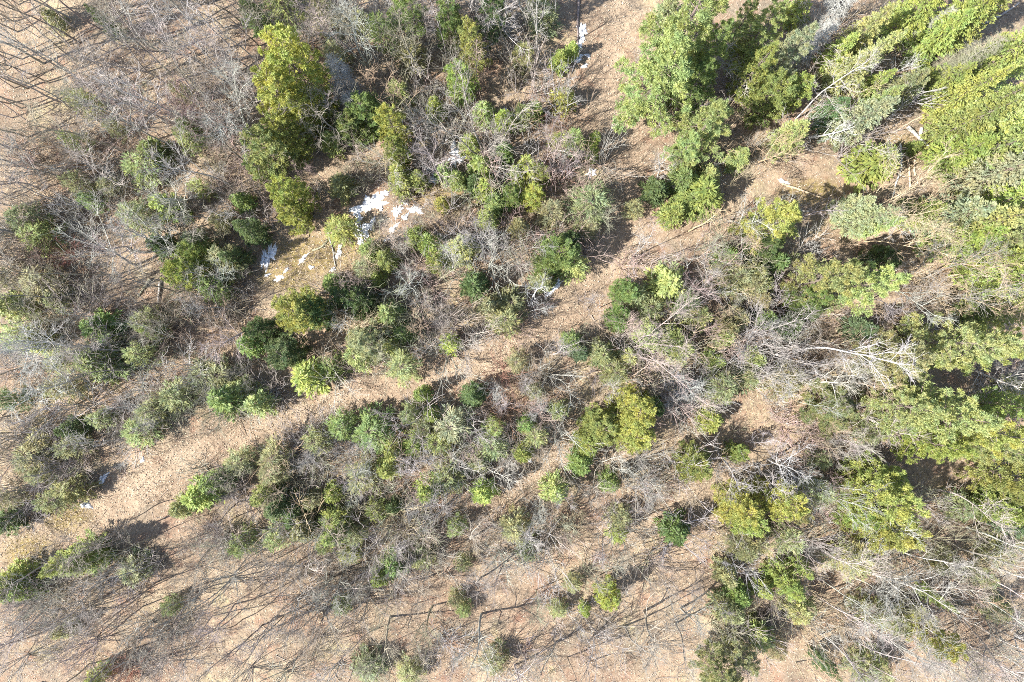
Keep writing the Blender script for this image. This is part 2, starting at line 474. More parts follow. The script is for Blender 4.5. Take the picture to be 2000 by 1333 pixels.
def make_fir(seed, H, Rb, dens=26, dz=0.36, power=0.8, low=0.05, wid=0.10, thin=0.0, lk=1.0):
    rg = np.random.default_rng(seed)
    ch = []; z = low * H; stems = []
    while z < H * 0.985:
        u = (z - low * H) / (H - low * H)
        bl = Rb * (1 - u) ** power * (0.62 + 0.38 * min(1, u * 6))
        nb = 5 + int(bl * 2.2)
        a0 = rg.uniform(0, 6.28)
        for i in range(nb):
            if rg.random() < thin: continue
            az = a0 + 6.283 * i / nb + rg.normal(0, 0.18); l = max(bl * rg.uniform(0.62, 1.22), 0.12)
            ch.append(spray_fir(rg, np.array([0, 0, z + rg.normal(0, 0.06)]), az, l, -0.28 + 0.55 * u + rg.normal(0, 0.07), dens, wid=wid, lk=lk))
            if l > 0.5: stems.append(([(0, 0, z), (math.cos(az) * l * 0.5, math.sin(az) * l * 0.5, z - 0.1 * l), (math.cos(az) * l * 0.9, math.sin(az) * l * 0.9, z - 0.12 * l)], [0.018, 0.012, 0.006]))
        z += dz * rg.uniform(0.8, 1.2) * (0.55 + 0.6 * (1 - u))
    V, Q, T = join(ch)
    r0 = 0.011 * H + 0.02
    tr = tubes_mesh('trunk', [([(0, 0, -0.1), (0.02, 0, H * 0.35), (0, 0.03, H * 0.7), (0, 0, H * 0.99)], [r0, r0 * 0.75, r0 * 0.4, 0.01])] + stems, [M_BARK], sides_of)
    return [('trunk', tr, -1), ('crown', mesh_np('crown', V, quads=Q, mats=[M_FOL], tone=T), -1)]

def tuft(rg, C, D0, n, size, w):
    """needle tuft: shoots fanning from a twig tip"""
    D = unit(D0 * 0.75 + rg.normal(0, 0.62, (n, 3)) + np.array([0, 0, 0.30]))
    P = C + rg.normal(0, size * 0.22, (n, 3))
    Nn = unit(rg.normal(0, 0.5, (n, 3)) + np.array([0, 0, 1.0]))
    V, Q = diamonds(P, D, size * rg.uniform(0.6, 1.15, n), w * rg.uniform(0.7, 1.3, n), Nn)
    return V, Q, np.repeat(rg.uniform(0.7, 1.15, n) * rg.uniform(0.88, 1.14), 4)

def make_pine(seed, H, Rb, low=0.12, nbough=72, tn=14, tsize=0.23, tw=0.050, keep=12, shape='pine'):
    rg = np.random.default_rng(seed)
    boughs, wood = [], []
    az = 0
    for i in range(nbough):
        u = (i + 0.5) / nbough
        z = H * (low + (0.98 - low) * u ** 0.92)
        uu = (z / H - low) / (1 - low)
        prof = (1 - uu) ** 0.80 * (0.55 + 0.45 * min(1, uu * 3.5)) if shape == 'pine' else math.sqrt(max(1 - (1.55 * uu - 0.62) ** 2 * 0.92, 0.04)) * (1 - 0.35 * uu)
        l = max(Rb * prof * (rg.uniform(0.6, 1.28) if shape == 'pine' else rg.uniform(0.62, 1.2)), 0.35)
        az += 2.4 + rg.normal(0, 0.3)
        rise = (0.05 + 0.55 * uu) + rg.normal(0, 0.08)
        out = np.array([math.cos(az), math.sin(az), 0]); lat = np.array([-math.sin(az), math.cos(az), 0])
        wood.append(([np.array([0, 0, z]), np.array([0, 0, z + rise * l * 0.4]) + out * l * 0.5, np.array([0, 0, z + rise * l * 0.9]) + out * l * 0.92], [0.014 + 0.012 * l, 0.012 + 0.007 * l, 0.008]))
        nt = int(6 + l * 12); ch = []
        for k in range(nt):
            t = 1 - abs(rg.normal(0, 0.34)); t = min(max(t, 0.12), 1.0)
            wlat = rg.normal(0, 0.14 if shape == 'pine' else 0.18) * l * (1.2 - 0.75 * t)
            C = out * l * t + lat * wlat; C[2] = z + rise * l * t - 0.10 * l * t * t * (1 - uu) + rg.normal(0, 0.06)
            ch.append(tuft(rg, C, unit(out + lat * np.sign(wlat) * 0.5), tn, tsize * rg.uniform(0.8, 1.2), tw))
        boughs.append((l, join(ch)))
    ch = [tuft(rg, np.array([rg.normal(0, 0.12), rg.normal(0, 0.12), H * rg.uniform(0.93, 1.0)]), np.array([0, 0, 1.0]), tn, tsize, tw) for _ in range(9)]
    r0 = 0.012 * H + 0.03
    tr = tubes_mesh('trunk', [([(0, 0, -0.1), (0.04, 0, H * 0.35), (0, 0.06, H * 0.7), (0, 0, H * 0.98)], [r0, r0 * 0.75, r0 * 0.4, 0.015])] + wood, [M_BARK], sides_of)
    boughs.sort(key=lambda b: -b[0])
    parts = [('trunk', tr, -1)]
    V, Q, T = join([b[1] for b in boughs[keep:]] + ch)
    parts.append(('crown', mesh_np('crown', V, quads=Q, mats=[M_FOL], tone=T), -1))
    for l, (V, Q, T) in boughs[:keep]:
        parts.append(('bough_foliage', mesh_np('bough_foliage', V, quads=Q, mats=[M_FOL], tone=T), 1))
    return parts

def make_deadfir(seed, H, Rb):
    """dead or nearly dead conifer: bare drooping boughs with grey lichened twigs"""
    rg = np.random.default_rng(seed); pol = []
    z = 0.12 * H
    while z < H * 0.97:
        u = z / H; bl = Rb * (1 - u) ** 0.7
        for i in range(7):
            az = rg.uniform(0, 6.28); l = bl * rg.uniform(0.6, 1.15) + 0.15
            P, Rr = grow(rg, np.array([0, 0, z]), np.array([math.cos(az), math.sin(az), -0.2 + 0.5 * u]), l, 0.022, 4, 0.08, 0.03)
            pol.append((P, Rr))
            for _ in range(int(3 + l * 6)):
                q, d = point_on(P, rg.uniform(0.2, 1)); dd = side_dir(rg, d, rg.uniform(0.5, 1.0)); dd[2] *= 0.5
                tw = grow(rg, q, dd, rg.uniform(0.25, 0.7), 0.011, 2, 0.15, -0.03); pol.append(tw)
                for _ in range(2):
                    q2, d2 = point_on(tw[0], rg.uniform(0.2, 1)); pol.append(grow(rg, q2, side_dir(rg, d2, 0.7), rg.uniform(0.15, 0.35), 0.009, 2, 0.15, -0.03))
        z += 0.34 * rg.uniform(0.8, 1.2)
    r0 = 0.011 * H + 0.02
    tr = tubes_mesh('trunk', [([(0, 0, -0.1), (0.05, 0, H * 0.4), (0, 0, H)], [r0, r0 * 0.7, 0.02])], [M_BARK], sides_of)
    return [('trunk', tr, -1), ('crown', tubes_mesh('crown', pol, [M_BARK], sides_of), -1)]

# ------------------------------------------------------------------ prototypes (mesh data shared by the copies)
PROTO = {}
PROTO['pole'] = [make_bare(100 + i, 'pole') for i in range(5)]
PROTO['thin'] = [make_bare(120 + i, 'thin') for i in range(5)]
PROTO['spread'] = [make_bare(140 + i, 'spread') for i in range(4)]
PROTO['clump'] = [make_bare(160 + i, 'clump') for i in range(3)]
PROTO['snag'] = [make_bare(180 + i, 'snag') for i in range(3)]
PROTO['fan'] = [make_bare(170 + i, 'fan') for i in range(5)]
PROTO['dome'] = [make_bare(190 + i, 'dome') for i in range(3)]
PROTO['shrub'] = [make_shrub(200 + i, 13 + 2 * i, 2.3 + 0.12 * i, 0.6 + 0.06 * i) for i in range(7)]
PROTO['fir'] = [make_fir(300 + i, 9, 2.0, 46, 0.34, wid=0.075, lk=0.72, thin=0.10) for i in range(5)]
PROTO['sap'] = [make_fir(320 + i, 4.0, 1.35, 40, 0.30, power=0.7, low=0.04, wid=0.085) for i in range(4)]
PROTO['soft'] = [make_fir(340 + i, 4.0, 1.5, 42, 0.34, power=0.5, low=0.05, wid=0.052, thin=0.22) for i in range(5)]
PROTO['pine'] = [make_pine(400 + i, 14, 3.6, keep=12) for i in range(4)]
PROTO['cedar'] = [make_pine(420 + i, 8, 2.2, low=0.04, nbough=84, tn=13, tsize=0.18, tw=0.048, keep=8, shape='oval') for i in range(4)]
PROTO['deadfir'] = [make_deadfir(440 + i, 9, 1.7) for i in range(2)]
PH = {'fir': (9, 2.0), 'sap': (4, 1.35), 'soft': (4, 1.4), 'pine': (14, 3.4), 'cedar': (8, 2.2), 'deadfir': (9, 1.7)}

THINGS = []      # (root, describing phrase, photo px, photo py)

COLS = {   # needle colours (linear albedo; dark also carries the shade on some trees)
    'yel': (0.339, 0.361, 0.110), 'lime': (0.286, 0.330, 0.110), 'green': (0.202, 0.260, 0.097), 'dark': (0.104, 0.148, 0.060),
    'grey': (0.286, 0.295, 0.167), 'olive': (0.251, 0.246, 0.128), 'pale': (0.326, 0.361, 0.163), 'silver': (0.339, 0.365, 0.251), 'teal': (0.128, 0.180, 0.101),
}
CWORD = {'yel': 'yellow-green', 'lime': 'bright green', 'green': 'mid green', 'dark': 'dark green', 'grey': 'grey-green', 'olive': 'olive green',
         'pale': 'pale green', 'silver': 'silvery green', 'teal': 'bluish green'}
BARK = {'grey': (0.34, 0.315, 0.285), 'silver': (0.42, 0.40, 0.37), 'white': (0.52, 0.505, 0.48), 'brown': (0.290, 0.250, 0.200), 'pink': (0.385, 0.300, 0.262),
        'olive': (0.31, 0.30, 0.21), 'dark': (0.19, 0.165, 0.15), 'red': (0.36, 0.20, 0.15), 'tan': (0.46, 0.36, 0.25)}
BWORD = {'grey': 'grey', 'silver': 'silvery', 'white': 'white-barked', 'brown': 'brown', 'pink': 'pinkish', 'olive': 'olive-grey', 'dark': 'dark', 'red': 'reddish', 'tan': 'tan'}
NAMES = {'pine': ('pine_tree', 'pine', 'conifers of the mixed woods'), 'cedar': ('cedar_tree', 'cedar', 'conifers of the mixed woods'),
         'fir': ('fir_tree', 'fir', 'conifers of the mixed woods'), 'sap': ('young_fir', 'young fir', 'young firs in the understorey'),
         'soft': ('young_pine', 'young pine', 'young pines in the understorey'), 'deadfir': ('dead_conifer', 'dead conifer', 'conifers of the mixed woods')}

def put(parts, name, x, y, rz, sxy, sz, tilt, colmap, cat, group):
    z = float(ground_h(x, y)) - 0.03
    if len(parts) == 1:
        root = bpy.data.objects.new(name, parts[0][1]); root.color = (*colmap['crown'], 1); COL.objects.link(root)
    else:
        root = bpy.data.objects.new(name, None); root.empty_display_size = 0.3; COL.objects.link(root)
        made = []
        for (pn, me, par) in parts:
            o = bpy.data.objects.new(pn, me); o.parent = root if par < 0 else made[par]
            o.color = (*colmap.get(pn, colmap['crown']), 1); COL.objects.link(o); made.append(o)
    root.location = (x, y, z); root.rotation_euler = (tilt[0], tilt[1], rz); root.scale = (sxy, sxy, sz)
    root['category'] = cat; root['group'] = group
    return root

def jit(c, k=0.12):
    b = 1 + random.uniform(-k, k)
    return tuple(max(0.01, v * b * (1 + random.uniform(-k, k) * 0.4)) for v in c)

def conifer(kind, px, py, w, H, col):
    """px, py: photo pixel of the crown's middle; w: its width in pixels; H: metres"""
    if kind == 'soft' and py > 1060 and px < 1380: w, H = w * 0.85, 2.2
    zc = 0.42 * H
    x, y = vis_to_ground(px, py, zc)
    if kind == 'fir' and px > 1740 and py < 640: w *= 1.2
    h0, r0 = PH[kind]
    wr = w * {'sap': 1.15, 'soft': 1.15, 'cedar': 1.08, 'fir': 1.12, 'pine': 1.08}.get(kind, 1.1) / S * (CAM_H - zc) / CAM_H / 2
    parts = random.choice(PROTO[kind])
    trunk_c = BARK['silver'] if kind == 'deadfir' else jit((0.19, 0.155, 0.13))
    if kind == 'deadfir': cm = {'crown': jit(BARK[col]), 'trunk': jit(BARK['grey'])}
    else: cm = {'crown': jit(COLS[col], 0.17), 'trunk': trunk_c}
    n, cat, grp = NAMES[kind]
    o = put(parts, n, x, y, random.uniform(0, 6.28), wr / r0, H / h0, (random.gauss(0, 0.03), random.gauss(0, 0.03)), cm, cat, grp)
    cw = (BWORD if kind == 'deadfir' else CWORD)[col]
    size = 'tall' if H >= 12 else ('broad' if w > 95 else ('small' if w < 46 else ''))
    THINGS.append((o, ' '.join(q for q in (size, cw, cat) if q), px, py, H))
    return o

KIND_OF = {'dome': ('multi_stemmed_shrub', 'shrub', 'leafless shrubs'), 'fan': ('multi_stemmed_shrub', 'shrub', 'leafless shrubs'),
           'thin': ('leafless_sapling', 'sapling', 'leafless saplings')}
def bare(style, bx, by, H, col, tilt=None):
    """bx, by: photo pixel of the foot of the trunk"""
    x, y = gx(bx), gy(by)
    parts = random.choice(PROTO[style]); k = H / BASE_H[style]
    c = jit(BARK[col], 0.14)
    t = tilt or (random.gauss(0, 0.05), random.gauss(0, 0.05))
    name, cat, grp = KIND_OF.get(style, ('bare_tree', 'tree', 'leafless deciduous trees'))
    o = put(parts, name, x, y, random.uniform(0, 6.28), k * random.uniform(0.92, 1.12), k, t,
            {'trunk': c, 'limb': c, 'crown': tuple(v * 0.92 for v in c)}, cat, grp)
    w = {'pole': 'tall', 'thin': 'slender', 'spread': 'spreading', 'clump': 'many-stemmed', 'snag': 'crooked', 'dome': 'domed', 'fan': 'fan-shaped'}[style]
    px, py = ground_to_px(x, y, H * 0.5)
    THINGS.append((o, f"{w} {BWORD[col]} leafless {cat}", px, py, H))
    return o

def shrub(px, py, w, H, col):
    x, y = vis_to_ground(px, py, H * 0.5)
    parts = random.choice(PROTO['shrub']); c = jit(BARK[col], 0.16)
    o = put(parts, 'leafless_shrub', x, y, random.uniform(0, 6.28), w / S / 2 / 1.35, H / 2.6, (random.gauss(0, 0.06), random.gauss(0, 0.06)), {'crown': c}, 'shrub', 'leafless shrubs')
    THINGS.append((o, f"{'low' if w < 55 else 'wide'} {BWORD[col]} twiggy shrub", px, py, H))
    return o

# ------------------------------------------------------------------ conifers (some dark ones stand in for shade) read off the photograph
CON = """
pine 1322 95 165 19 pale;pine 1285 170 195 15 pale;pine 1345 185 110 11 green;pine 1375 120 90 13 green
pine 1475 85 105 12 pale;pine 1465 150 85 11 yel;pine 1530 115 90 11 silver;pine 1445 60 70 10 pale
pine 1365 262 125 11 pale;pine 1335 300 80 8 pale;pine 1500 445 125 11 yel;pine 1490 495 80 7 dark
pine 1600 550 130 12 pale;pine 1675 560 120 14 pale;pine 1560 585 70 8 green
pine 1830 668 130 15 pale;pine 1900 690 110 16 pale;pine 1735 700 130 11 grey;pine 1740 790 110 12 pale
pine 1810 800 150 15 pale;pine 1880 830 130 16 yel;pine 1800 860 110 12 yel;pine 1905 870 90 13 pale
pine 800 20 85 11 green;pine 960 25 80 11 dark;pine 720 665 95 8 grey;pine 1900 610 60 8 green
pine 1620 800 125 6 olive;pine 1400 1300 105 8 olive;pine 1440 1270 80 7 grey
cedar 590 150 115 12 yel;cedar 560 215 100 11 yel;cedar 605 215 80 9 yel;cedar 540 300 88 8 pale;cedar 565 270 80 8 lime
cedar 575 385 72 8 yel;cedar 577 425 62 6 yel;cedar 515 335 52 5 pale;cedar 770 262 62 8 yel;cedar 775 300 55 6 lime
cedar 722 222 80 6 green;cedar 690 250 70 5 green;cedar 588 605 92 9 yel;cedar 618 610 70 7 dark;cedar 560 690 78 5 dark;cedar 520 645 56 5 dark
cedar 1235 800 90 8 yel;cedar 1232 845 80 6 yel;cedar 1170 830 85 5 lime;cedar 1145 865 56 4 lime;cedar 1270 790 45 6 dark
cedar 1350 905 76 5 lime;cedar 1440 985 80 7 yel;cedar 1505 975 85 8 yel;cedar 1450 1010 70 6 lime;cedar 1540 990 50 6 olive;cedar 1440 885 45 4 lime
cedar 1700 960 112 10 yel;cedar 1705 1015 110 9 yel;cedar 1670 1000 70 7 lime;cedar 1690 920 70 7 lime
cedar 1800 1225 74 8 yel;cedar 1187 1160 52 4 yel;cedar 365 530 78 6 yel;cedar 388 492 58 5 lime;cedar 925 95 62 8 lime;cedar 900 165 66 7 lime;cedar 880 55 60 8 green
cedar 710 590 70 6 dark;cedar 680 575 55 5 dark;cedar 1500 195 88 7 lime;cedar 1540 185 62 6 lime;cedar 1310 150 70 10 lime
cedar 1040 385 50 5 yel;cedar 1000 385 48 5 green;cedar 1055 345 40 4 lime;cedar 1158 275 26 4 lime;cedar 1160 305 26 3.5 lime
cedar 1085 505 92 6 green;cedar 1205 625 52 4 green;cedar 1220 570 54 5 green;cedar 1110 480 50 5 dark;cedar 1720 505 60 4 dark;cedar 1970 930 100 10 lime
fir 215 52 40 5.5 dark;fir 1680 70 70 9 pale;fir 1660 140 85 9 pale;fir 1700 108 52 8 pale;fir 1635 105 60 7 lime;fir 1780 30 80 9 lime
fir 1850 55 85 11 lime;fir 1830 70 70 9 lime;fir 1900 35 80 12 lime;fir 1840 160 62 7 lime
fir 1960 110 80 12 lime;fir 1870 190 58 10 lime;fir 1885 240 75 10 lime;fir 1930 220 80 12 pale
fir 1870 300 75 8 lime;fir 1935 285 95 12 pale;fir 1985 260 95 13 lime;fir 1940 345 95 12 silver;fir 1990 330 90 13 silver
fir 1985 120 70 12 pale;fir 1905 215 60 11 lime;fir 1960 400 80 12 lime;fir 1850 420 85 9 silver;fir 1800 412 55 6 lime;fir 1900 430 100 11 pale;fir 1880 465 90 9 lime;fir 1950 460 95 12 pale
fir 1985 500 85 12 lime;fir 1960 540 80 11 lime;fir 1930 510 60 9 lime;fir 1970 600 80 11 lime;fir 1665 235 82 10 silver;fir 1690 215 60 9 pale
fir 1545 270 75 7 pale;fir 1620 222 62 5 teal;fir 1690 425 70 8 silver;fir 1665 400 60 7 silver;fir 1715 435 50 8 pale;fir 1750 175 60 7 grey;fir 1700 165 45 6 lime
fir 1530 1130 72 6 lime;fir 1560 1105 50 5 lime;fir 1955 1000 75 8 lime;fir 1985 1020 60 9 teal;fir 1985 800 70 12 lime;fir 1980 860 60 12 pale
fir 655 1045 66 6 lime;fir 302 655 34 5 lime;fir 165 1085 84 6 lime;fir 120 1100 60 6 lime;fir 1685 640 60 6 teal;fir 1605 1290 40 5 dark;fir 1570 610 60 6 dark
fir 545 985 70 5 dark;fir 580 1010 60 4 dark;fir 925 770 60 5 dark;fir 458 500 48 6 dark;fir 488 452 56 7 dark;fir 1820 1165 34 6 lime;fir 1760 190 40 6 grey
sap 1700 318 92 5 lime;sap 1780 290 26 2 lime;sap 385 257 50 5 green;sap 328 407 56 5 lime;sap 475 395 42 4 green;sap 305 300 60 4 green
sap 1095 118 42 3 lime;sap 1117 98 32 3 lime;sap 1043 216 40 4 green;sap 945 225 50 4 pale;sap 985 238 48 4 yel;sap 920 285 48 4 lime
sap 940 330 55 4 lime;sap 895 355 40 4 green;sap 815 355 38 4 lime;sap 785 358 56 4 lime;sap 950 370 52 4 lime;sap 985 300 45 4 green;sap 865 400 34 3 yel
sap 930 360 45 4 dark;sap 970 400 50 4 green;sap 1010 345 40 4 lime;sap 780 340 44 4 lime;sap 870 340 44 3 pale
sap 1365 385 86 5 lime;sap 1340 400 62 4 green;sap 1280 372 56 4 dark;sap 1310 420 50 4 lime;sap 1330 350 50 5 green;sap 1510 515 62 5 dark;sap 1415 500 52 4 green
sap 203 640 76 4 green;sap 195 705 95 5 green;sap 487 678 44 4 green;sap 312 480 48 4 dark;sap 145 835 46 4 dark;sap 440 785 76 5 green
sap 605 738 74 5 lime;sap 650 553 44 4 green;sap 765 615 60 5 pale;sap 735 545 36 3 lime;sap 755 510 50 4 lime;sap 848 515 40 4 lime
sap 905 490 66 5 pale;sap 928 558 60 5 dark;sap 840 480 50 5 lime;sap 790 650 50 4 green;sap 880 672 46 4 yel;sap 960 600 52 5 grey
sap 1300 555 82 5 pale;sap 1340 590 56 4 green;sap 1310 665 62 5 green;sap 1115 668 44 4 green;sap 1130 690 36 3 teal;sap 1395 705 50 4 green
sap 1385 822 50 3 lime;sap 825 770 36 4 green;sap 843 812 40 4 lime;sap 770 880 52 4 lime;sap 1030 830 42 5 green;sap 1022 882 46 4 lime
sap 765 908 56 5 lime;sap 835 958 56 5 lime;sap 945 960 54 5 lime;sap 650 962 42 4 lime;sap 745 1122 50 4 lime;sap 770 1100 60 4 green
sap 1320 1035 62 5 dark;sap 1190 940 46 4 green;sap 1130 908 52 5 green;sap 1143 1192 24 3 lime;sap 1485 1145 42 4 lime;sap 1475 1228 40 4 lime
sap 1440 1160 50 4 green;sap 1415 1115 48 4 grey;sap 400 960 70 5 lime;sap 365 985 50 4 pale;sap 430 935 52 5 green;sap 520 965 50 5 lime
sap 25 1130 62 5 lime;sap 15 1150 52 5 lime;sap 160 1102 36 4 lime;sap 60 1150 46 4 green;sap 190 1320 42 4 lime;sap 20 1020 52 4 dark
sap 105 40 38 3 grey;sap 495 35 52 5 green;sap 130 1230 40 3 grey;sap 770 985 40 4 dark;sap 1490 620 46 4 green;sap 1540 640 50 4 dark;sap 1960 975 70 6 lime
soft 283 330 74 4 pale;soft 228 252 36 3 grey;soft 365 182 34 4 grey;soft 215 362 40 3 grey;soft 180 392 38 3 green;soft 60 432 64 4 grey
soft 555 18 70 6 pale;soft 640 35 60 5 grey;soft 750 65 60 6 green;soft 420 560 60 4 green;soft 84 460 66 4 pale;soft 20 548 46 4 grey
soft 275 690 54 4 pale;soft 140 870 56 4 grey;soft 305 800 62 4 grey;soft 200 815 46 3 grey;soft 20 780 48 4 dark;soft 90 560 70 4 grey
soft 790 712 68 5 pale;soft 700 700 62 5 pale;soft 650 720 52 4 green;soft 885 830 80 5 silver;soft 730 840 80 4 green;soft 860 860 62 4 pale
soft 1010 705 46 4 grey;soft 1090 800 44 4 pale;soft 1405 755 70 5 grey;soft 1360 620 56 4 pale;soft 1240 580 52 4 grey;soft 1120 280 42 5 pale
soft 1020 230 50 4 pale;soft 1415 540 60 4 grey;soft 1460 560 56 5 grey;soft 1150 405 80 6 grey;soft 1075 420 56 5 grey;soft 1240 410 40 3 grey
soft 265 1112 80 4 grey;soft 335 1182 46 3 green;soft 485 1055 52 4 green;soft 905 1098 46 3 olive;soft 670 1182 46 3 green;soft 890 1170 44 3 grey;soft 820 1080 76 5 grey
soft 905 1190 36 3 pale;soft 890 1025 40 3 pale;soft 720 1300 72 4 grey;soft 800 1312 64 4 grey;soft 965 1290 70 4 grey;soft 1210 1010 50 4 grey;soft 1205 1045 40 3 lime
soft 1120 1140 44 3 grey;soft 1090 1190 42 3 grey;soft 1530 1050 60 5 grey;soft 1660 1090 86 4 grey;soft 1740 1210 60 4 grey;soft 1560 1170 46 4 green;soft 1700 1285 46 3 pale
soft 1940 1185 48 3 grey;soft 1900 1120 46 4 grey;soft 1690 1190 56 4 olive;soft 1600 900 40 3 grey;soft 1590 960 56 5 grey;soft 1040 760 40 4 grey;soft 540 890 70 4 grey
soft 620 860 60 4 grey;soft 710 930 70 5 grey;soft 670 830 56 4 green;soft 960 870 60 4 grey;soft 470 900 54 4 grey;soft 350 770 70 4 grey;soft 80 880 76 4 grey
deadfir 1610 35 62 10 silver;deadfir 1575 95 52 8 silver;deadfir 1868 125 58 9 olive;deadfir 1845 150 46 7 olive;deadfir 670 165 56 8 silver;deadfir 690 205 50 6 silver;deadfir 1800 60 34 7 silver
"""
for ln in CON.strip().splitlines():  # the dark cedar beyond the broad pale pines stands in for their shadow
    for it in ln.split(';'):
        k, a, b, c, d, e = it.split()
        conifer(k, float(a), float(b), float(c), float(d), e)  # dark cedars overlapping yellow-green ones are their shaded sides, put into colour

# ------------------------------------------------------------------ leafless trees read off the photograph
BARE = """
pole 83 123 13 grey;pole 290 95 14 brown;pole 182 176 12 silver;pole 315 73 12 brown;pole 412 255 13 silver;pole 250 300 14 brown;pole 402 195 12 silver
pole 452 95 12 white;pole 722 132 11 silver;pole 690 118 10 grey;pole 740 125 9 grey;pole 595 105 11 brown;pole 350 250 12 grey;pole 120 200 13 silver
pole 60 210 12 grey;pole 200 60 13 brown;pole 380 50 12 grey;pole 470 180 12 grey;pole 330 170 12 grey;pole 150 120 11 brown;pole 30 60 12 brown
spread 132 655 10 white;spread 186 678 9 white;spread 152 738 8 white;snag 1037 590 6 white;spread 1422 432 9 white;snag 1408 212 6 white;pole 1555 232 10 white
clump 1240 680 10.5 grey;spread 880 530 7.5 silver;spread 822 572 7 silver;clump 895 655 9.5 grey;clump 1465 662 10 grey;pole 1552 690 13 white;pole 1913 588 12 white
clump 1703 407 10 tan;clump 952 310 12.5 grey;spread 868 368 9 grey;spread 1082 335 8 pink;spread 1112 415 7 pink;spread 1150 425 7 olive;pole 1052 115 10 silver
spread 682 275 10 brown;spread 825 165 11 brown;spread 1392 150 8 silver;dome 912 942 5 grey;dome 1265 1098 5.5 dark;dome 1325 792 5 silver;spread 1296 742 6 white
spread 1080 692 7 silver;dome 318 652 6 brown;dome 345 640 6 brown;spread 1685 1112 11 silver;spread 1500 898 9 silver;pole 938 1130 11 grey;clump 632 1188 9 brown;spread 815 1135 8 brown
pole 1830 955 11 silver;pole 1885 1028 12 white;pole 1880 1105 12 silver;pole 1945 1108 12 silver;pole 1850 1185 12 grey;pole 1630 1180 12 grey;pole 1660 1240 11 grey
pole 1080 55 9 silver;spread 985 75 9 silver;pole 930 60 11 white;spread 1030 55 9 silver;spread 1380 560 7 silver;spread 1345 565 7 pink;spread 1475 320 8 tan;snag 1715 165 6 white
snag 1755 640 5 white;spread 1915 640 9 white;spread 1885 715 9 white;spread 1930 770 8 silver;pole 1750 490 11 tan;pole 1790 520 12 tan;pole 1800 545 11 grey;pole 1850 540 12 tan
snag 1965 470 8 white;clump 1575 940 8 silver;snag 1165 1130 5 grey;spread 740 565 6 brown;pole 1320 1220 10 grey;spread 1330 1190 9 grey;pole 1220 1225 10 grey;spread 985 1100 7 grey
spread 90 1190 8 silver;dome 120 1160 5 silver;dome 60 1165 5 silver;spread 1005 1300 8 silver;spread 940 1200 9 grey;thin 560 230 11 grey;spread 440 270 8 pink;spread 470 300 8 pink
dome 425 645 4.5 tan;dome 145 508 4 red;dome 985 800 4.5 red;dome 250 1305 4 red;dome 870 300 5.5 grey;spread 1545 60 8 white;dome 1200 1000 4.5 silver
"""
for ln in BARE.strip().splitlines():
    for it in ln.split(';'):
        k, a, b, c, d = it.split()
        bare(k, float(a), float(b), float(c), d)
USED = [(1000 + o.location.x * S, 666.5 - o.location.y * S) for (o, *_r) in THINGS]

SNOW = """1137 62 9 26 -8;1131 88 10 14 10;1128 114 16 6 -20;1148 108 7 5 0;890 305 17 28 25;850 348 15 18 -30;1155 338 11 13 5;1003 342 12 15 20;722 398 38 18 -15;704 455 15 30 -18;722 440 9 18 35
776 412 12 14 0;768 446 16 6 -35;812 410 15 11 30;527 498 11 30 14;516 505 6 24 0;592 506 14 6 -40;545 543 13 6 -10;521 537 7 4 -20;662 492 6 19 6;1086 558 6 24 38;1075 572 5 14 38;199 935 15 7 -35;166 986 9 12 0
1034 900 7 6 0;1531 355 13 5 15;280 898 5 6 0;985 214 8 6 0;976 371 9 6 20;790 395 8 6 0;560 528 8 4 -30;748 380 18 7 -20;700 428 9 12 10;742 404 10 7 30;686 440 6 9 0;650 526 9 4 -30;608 522 8 4 20;838 330 9 7 0;872 362 8 6 30;905 282 8 6 0;1010 352 7 9 0;755 468 8 5 -20;792 424 7 9 10;1142 128 9 4 -10;510 512 4 12 10"""
SNOW_E = [tuple(map(float, q.split())) for q in SNOW.replace('\n', ';').split(';')]
def over_snow(px, py, m=20):
    return any(math.hypot(px - q[0], py - q[1]) < max(q[2], q[3]) * 0.8 + m for q in SNOW_E)
OPEN = [(1822, 215, 1700, 372, 46), (1700, 372, 1530, 380, 30), (1890, 160, 1800, 240, 24), (1790, 455, 1900, 560, 46), (1330, 985, 1440, 925, 26), (1480, 770, 1400, 820, 34), (1400, 820, 1330, 860, 30), (1960, 90, 1890, 160, 18)]
def in_open(px, py):
    for ax, ay, bx, by, r in OPEN:
        dx, dy = bx - ax, by - ay
        t = min(max(((px - ax) * dx + (py - ay) * dy) / (dx * dx + dy * dy), 0), 1)
        if math.hypot(px - ax - t * dx, py - ay - t * dy) < r: return True
    return False
def clear_of(px, py, dmin):
    if in_open(px, py): return False
    if over_snow(px, py, 8): return False
    return all((px - a) ** 2 + (py - b) ** 2 > dmin * dmin for a, b in USED)
def scatter(n, box, fn, dmin, path_gap, tries=60):
    x0, y0, x1, y1 = box
    for _ in range(n):
        for _t in range(tries):
            px, py = random.uniform(x0, x1), random.uniform(y0, y1)
            if track_sd(px, py) > path_gap and clear_of(px, py, dmin):
                USED.append((px, py)); fn(px, py); break

